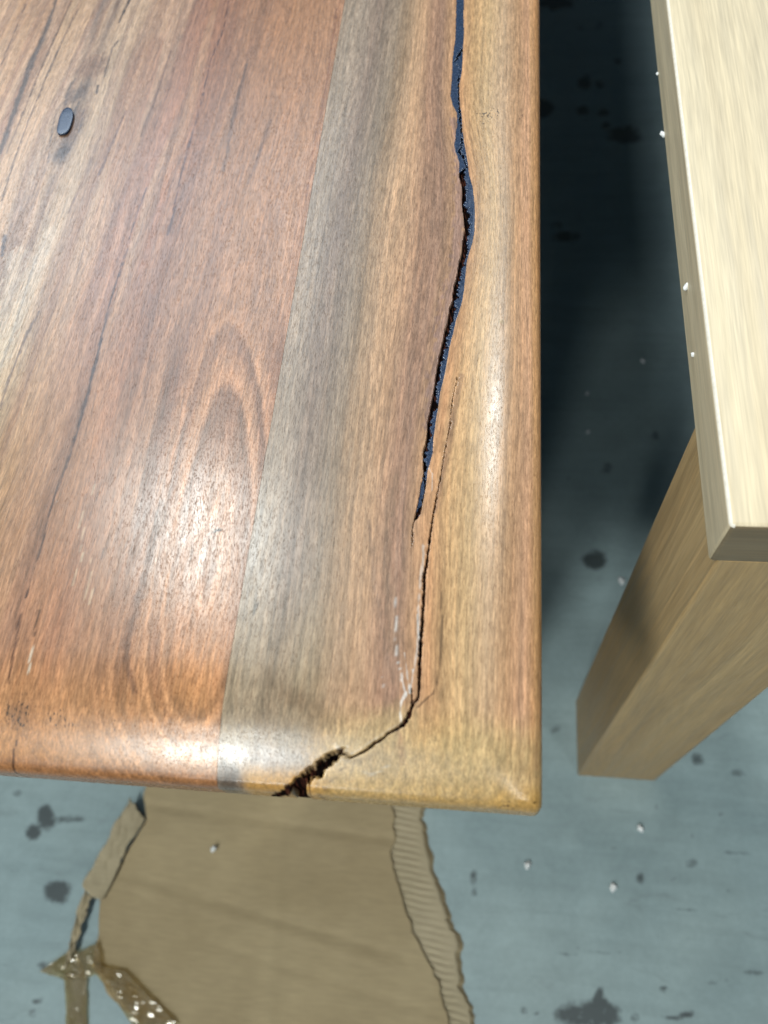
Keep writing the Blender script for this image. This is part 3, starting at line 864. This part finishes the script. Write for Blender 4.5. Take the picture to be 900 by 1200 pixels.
# ------------------------------------------------------------------ pale table
PX0, PY0, PZ, PTH = 0.0904, 0.1382, 0.7546, 0.0433
pt = empty('pale_table', (PX0 + .5, PY0 + 1.2, 0))
tag(pt, 'pale blond wooden table with square leg, right of the dark table', 'table')
POFF = Vector((PX0 + .5, PY0 + 1.2, 0))
def ppart(name, me, mat):
    me.transform(Matrix.Translation(-POFF))
    return link(name, me, mat, pt)
edges = [PX0, PX0 + .21, PX0 + .41, PX0 + .61, PX0 + 1.0]
bm = bmesh.new()
bmesh.ops.create_cube(bm, size=1)
for v in bm.verts:
    v.co = Vector((PX0 + .5 + v.co.x * 1.0, PY0 + 1.2 + v.co.y * 2.4, PZ - PTH / 2 + v.co.z * PTH))
bmesh.ops.bevel(bm, geom=list(bm.edges), offset=.0028, segments=4, profile=.5, affect='EDGES')
me = bpy.data.meshes.new('tabletop'); bm.to_mesh(me); bm.free()
me.materials.append(PALE_Y); me.materials.append(PALE_X_SHADED); me.materials.append(WORN)
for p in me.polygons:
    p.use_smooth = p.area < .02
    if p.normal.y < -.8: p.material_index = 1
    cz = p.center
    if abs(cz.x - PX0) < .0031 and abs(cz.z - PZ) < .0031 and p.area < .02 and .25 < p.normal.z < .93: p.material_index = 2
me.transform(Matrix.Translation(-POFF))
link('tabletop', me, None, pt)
LX, LY = 0.0967, 0.1397
for lx in (LX, PX0 + 1.0 - .1063):
    for ly in (LY, PY0 + 2.4 - .1015):
        ppart('leg', box_mesh('leg', lx, lx + .1, ly, ly + .1, 0, PZ - PTH - .0003, .0025, 3), PALE_Z_SHADED)
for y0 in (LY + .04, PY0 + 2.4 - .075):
    ppart('apron', box_mesh('apron', LX + .1005, PX0 + .8932, y0, y0 + .022, PZ - PTH - .055, PZ - PTH - .0003, .001), PALE_X_SHADED)
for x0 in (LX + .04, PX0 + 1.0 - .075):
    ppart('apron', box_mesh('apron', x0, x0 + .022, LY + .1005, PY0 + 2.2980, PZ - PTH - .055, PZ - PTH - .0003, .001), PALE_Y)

# ------------------------------------------------------------------ cardboard
card = empty('cardboard_sheet', G(320, 1060))
tag(card, 'flattened brown cardboard piece with torn corrugated edge on the floor', 'cardboard')
COFF = G(320, 1060)
def poly_px(pts):
    return np.array([G(*p)[:2] for p in pts])
def x_at(poly, y):
    return np.interp(y, poly[::-1, 1], poly[::-1, 0])
lef = poly_px([(186, 880), (172, 930), (176, 961), (148, 1005), (119, 1055), (117, 1083), (112, 1122), (110, 1130), (127, 1163), (158, 1193), (190, 1222), (230, 1262)])
rig = poly_px([(458, 880), (460, 925), (459, 960), (461, 990), (468, 1030), (478, 1073), (491, 1100), (503, 1129), (517, 1157), (530, 1198), (538, 1230), (548, 1262)])
rag = poly_px([(484, 880), (490, 925), (492, 948), (496, 975), (508, 1018), (520, 1055), (533, 1095), (536, 1125), (540, 1157), (551, 1190), (560, 1225), (566, 1262)])
ys = np.arange(min(lef[:, 1].min(), rig[:, 1].min()) + .004, .36, .003)
tt = np.linspace(0, 1, 120)
yl = x_at(lef, ys) + .004 * (vnoise(ys * 60, ys * 0, 3) - .5)
yr = x_at(rig, ys) + .008 * (vnoise(ys * 45, ys * 0, 2) - .5) + .004 * (vnoise(ys * 160, ys * 0, 6) - .5)
CX = yl[:, None] * (1 - tt) + yr[:, None] * tt
CY = np.repeat(ys[:, None], len(tt), 1)
def crease(CX, CY, a, b, w, d):
    P = np.stack([CX.ravel(), CY.ravel()], 1)
    q = seg_dist(P, [G(*a)[:2], G(*b)[:2]], [w, w])
    return (-d * np.exp(-q ** 2)).reshape(CX.shape)
CZ = .0042 + .0035 * (vnoise(CX * 7, CY * 6, 5) - .4) + .0010 * (vnoise(CX * 25, CY * 25, 6) - .5)
CZ += crease(CX, CY, (130, 1018), (470, 1120), .006, .0013) + crease(CX, CY, (135, 1032), (470, 1137), .005, -.0006)
CZ += crease(CX, CY, (230, 1100), (520, 1190), .006, .0008) + crease(CX, CY, (150, 940), (465, 985), .006, .0016) + crease(CX, CY, (335, 900), (310, 1240), .012, -.0022)
CZ += .007 * smooth(.10, .0, (CX - yl[:, None])) * smooth(-.02, .03, CY)        # lifts along the folded flap
CZ = np.maximum(CZ, .0034)
o = mesh_np('liner', np.stack([CX.ravel(), CY.ravel(), CZ.ravel()], 1) - COFF, grid_faces(len(ys), len(tt)))
o = link('liner', o, CARD, card)
md = o.modifiers.new('t', 'SOLIDIFY'); md.thickness = .0006; md.offset = -1
# torn edge: bare fluting standing on the lower liner
nf = 14
yy = np.arange(ys[0], .30, .0006)
a0 = x_at(rig, yy) - .012
a1 = x_at(rag, yy) + .007 * (vnoise(yy * 60, yy * 0, 8) - .5) + .004 * (vnoise(yy * 200, yy * 0, 9) - .5)
tt = np.linspace(0, 1, nf)
FX = a0[:, None] * (1 - tt) + a1[:, None] * tt
FY = np.repeat(yy[:, None], nf, 1)
sl = FY - (FX + .1) * -.12
FZ = .0022 + (.0003 + .0006 * vnoise(FX * 40, FY * 30, 14)) * np.sin((sl + .002 * vnoise(FX * 60, FY * 25, 15)) / .0078 * 6.2832) * smooth(1.03, .55, np.repeat(tt[None, :], len(yy), 0) + .25 * (vnoise(FX * 60, FY * 60, 4) - .5)) - .0004
fl = link('fluting', mesh_np('fluting', np.stack([FX.ravel(), FY.ravel(), FZ.ravel()], 1) - COFF, grid_faces(len(yy), nf)), CARD_IN, card)
md = fl.modifiers.new('t', 'SOLIDIFY'); md.thickness = .0004; md.offset = -1
# lower liner under everything
lo = mesh_np('lower_liner', np.concatenate([np.stack([a0 - .1, yy, yy * 0 + .0009], 1), np.stack([a1 + .003 + .004 * vnoise(yy * 70, yy * 0, 12), yy, yy * 0 + .0008], 1)]) - COFF,
             np.stack([np.arange(len(yy) - 1), np.arange(len(yy) - 1) + len(yy), np.arange(1, len(yy)) + len(yy), np.arange(1, len(yy))], 1))
o = link('lower_liner', lo, CARD, card)
md = o.modifiers.new('t', 'SOLIDIFY'); md.thickness = .0006; md.offset = -1

def sheet_px(name, quad, nu, nv, zfun, mat, thick=.003, seed=1, rag=.0):
    q = [G(*p)[:2] for p in quad]                     # far-left, far-right, near-right, near-left
    u, v = np.meshgrid(np.linspace(0, 1, nu), np.linspace(0, 1, nv))
    P = ((1 - u) * (1 - v))[..., None] * q[0] + (u * (1 - v))[..., None] * q[1] + (u * v)[..., None] * q[2] + ((1 - u) * v)[..., None] * q[3]
    P = P + rag * (np.stack([vnoise(u * 6, v * 14, seed), vnoise(u * 6, v * 14, seed + 1)], -1) - .5)
    z = zfun(u, v)
    V = np.concatenate([P.reshape(-1, 2), z.reshape(-1, 1)], 1) - COFF
    o = link(name, mesh_np(name, V, grid_faces(nv, nu)), mat, card)
    md = o.modifiers.new('t', 'SOLIDIFY'); md.thickness = thick; md.offset = -1
    return o
sheet_px('flap', [(159, 938), (172, 960), (121, 1056), (103, 1040)], 14, 40, lambda u, v: .020 - .012 * u + .003 * np.sin(v * 5) + .002 * vnoise(u * 5, v * 9, 2), CARD_IN, .003, 4, .004)
sheet_px('torn_strip', [(103, 1042), (112, 1052), (88, 1122), (78, 1134)], 8, 24, lambda u, v: .006 + .010 * np.abs(u - .5) + .003 * vnoise(u * 4, v * 9, 7), CARD_IN, .0012, 9, .006)

# shiny parcel tape, crumpled
def tape_mat():                     # clear film: mostly see-through, mirror-bright on its crumpled facets
    N = NT('clear_parcel_tape')
    tc = N.n('ShaderNodeTexCoord').outputs['Object']
    t = N.n('ShaderNodeBsdfTransparent')
    t.inputs['Color'].default_value = (.93, .86, .68, 1)
    N.l(N.mix(N.mapr(N.noise(tc, 60, 3, .6), .3, .7, 0, 1), (.30, .24, .14), (.40, .34, .24)), N.b.inputs['Base Color'])
    N.b.inputs['Roughness'].default_value = .12
    N.b.inputs['Specular IOR Level'].default_value = 1.0
    m = N.n('ShaderNodeMixShader')
    N.l(N.mapr(N.noise(tc, 45, 2, .5), .3, .7, .22, .55), m.inputs[0])
    N.l(t.outputs[0], m.inputs[1]); N.l(N.b.outputs[0], m.inputs[2])
    N.l(m.outputs[0], N.t.nodes['Material Output'].inputs['Surface'])
    return N.m
TAPE = tape_mat()
def tape(quad, nu, nv, z0, amp, seed):
    o = sheet_px('tape', quad, nu, nv, lambda u, v: z0 + amp * (vnoise(u * nu * .45, v * nv * .45, seed) + .5 * vnoise(u * nu * .9, v * nv * .9, seed + 1)), TAPE, .0003, seed, .0016)
    for p in o.data.polygons: p.use_smooth = False
    return o
tape([(77, 1140), (103, 1142), (104, 1210), (79, 1212)], 10, 24, .003, .0010, 21)
tape([(50, 1138), (92, 1110), (103, 1142), (80, 1148)], 16, 14, .006, .0028, 31)
tape([(92, 1118), (118, 1105), (125, 1140), (98, 1146)], 13, 14, .009, .0022, 41)
tape([(108, 1128), (150, 1138), (212, 1200), (170, 1215)], 18, 30, .0095, .0016, 51)

# ------------------------------------------------------------------ foam crumbs
def crumb(pos, r, label, seed):
    bm = bmesh.new()
    bmesh.ops.create_icosphere(bm, subdivisions=3, radius=r)
    for v in bm.verts:
        n = v.co.normalized()
        k = 1 + .28 * math.sin(3.1 * n.x + seed) * math.cos(2.7 * n.y + seed * 1.7) + .14 * math.sin(7 * n.z + 5 * n.x + seed)
        v.co = Vector((v.co.x * k * 1.05, v.co.y * k * 1.25, v.co.z * k * .95))
    for f in bm.faces: f.smooth = True
    me = bpy.data.meshes.new('foam_crumb'); bm.to_mesh(me); bm.free()
    lo = min(v.co.z for v in me.vertices)
    me.transform(Matrix.Translation((0, 0, -lo)))
    tag(link('foam_crumb', me, FOAM, None, pos), label, 'foam crumb', 'white foam crumbs scattered about')

for px, py, r, lab in [
        (728, 682, 6.0, 'large white foam crumb on the floor close to the pale square leg'),
        (618, 1014, 5.0, 'white foam crumb on the floor just below the dark table corner'),
        (718, 1040, 5.0, 'white foam crumb on the floor between the dark table corner and bottom right'),
        (750, 971, 4.6, 'small white foam crumb on the floor nearest below the foot of the pale leg'),
        (251, 995, 4.2, 'tiny white foam crumb lying on the brown cardboard'),
        (688, 462, 3.6, 'faint foam crumb in the shaded gap, midway between the two tabletops'),
        (753, 424, 4.2, 'faint foam crumb in the shaded gap beside the pale tabletop edge'),
        (689, 507, 3.4, 'faint foam crumb in the shaded gap, nearest to the leg of the three')]:
    P = G(px, py)
    if px == 251: P = hit(px, py, .008)
    crumb(P, r / 1000 * .72, lab, px * .1)
for px, py, r, off, lab in [
        (777, 158, 1.9, .5, 'white foam crumb stuck to the upper side edge of the pale tabletop'),
        (804.5, 337, 2.0, .5, 'white foam crumb stuck halfway along the side edge of the pale tabletop'),
        (812, 416, 1.3, .5, 'small foam crumb stuck to the pale tabletop side, nearest to its corner'),
        (770.5, 87, 1.0, .5, 'tiny foam crumb stuck to the side of the pale tabletop, farthest away')]:
    d = ray(px, py); t = (PX0 - .0003 - CAM_LOC[0]) / d[0]
    P = CAM_LOC + t * d
    P[2] -= r / 1000 * .8
    crumb(P, r / 1000, lab, px * .13)
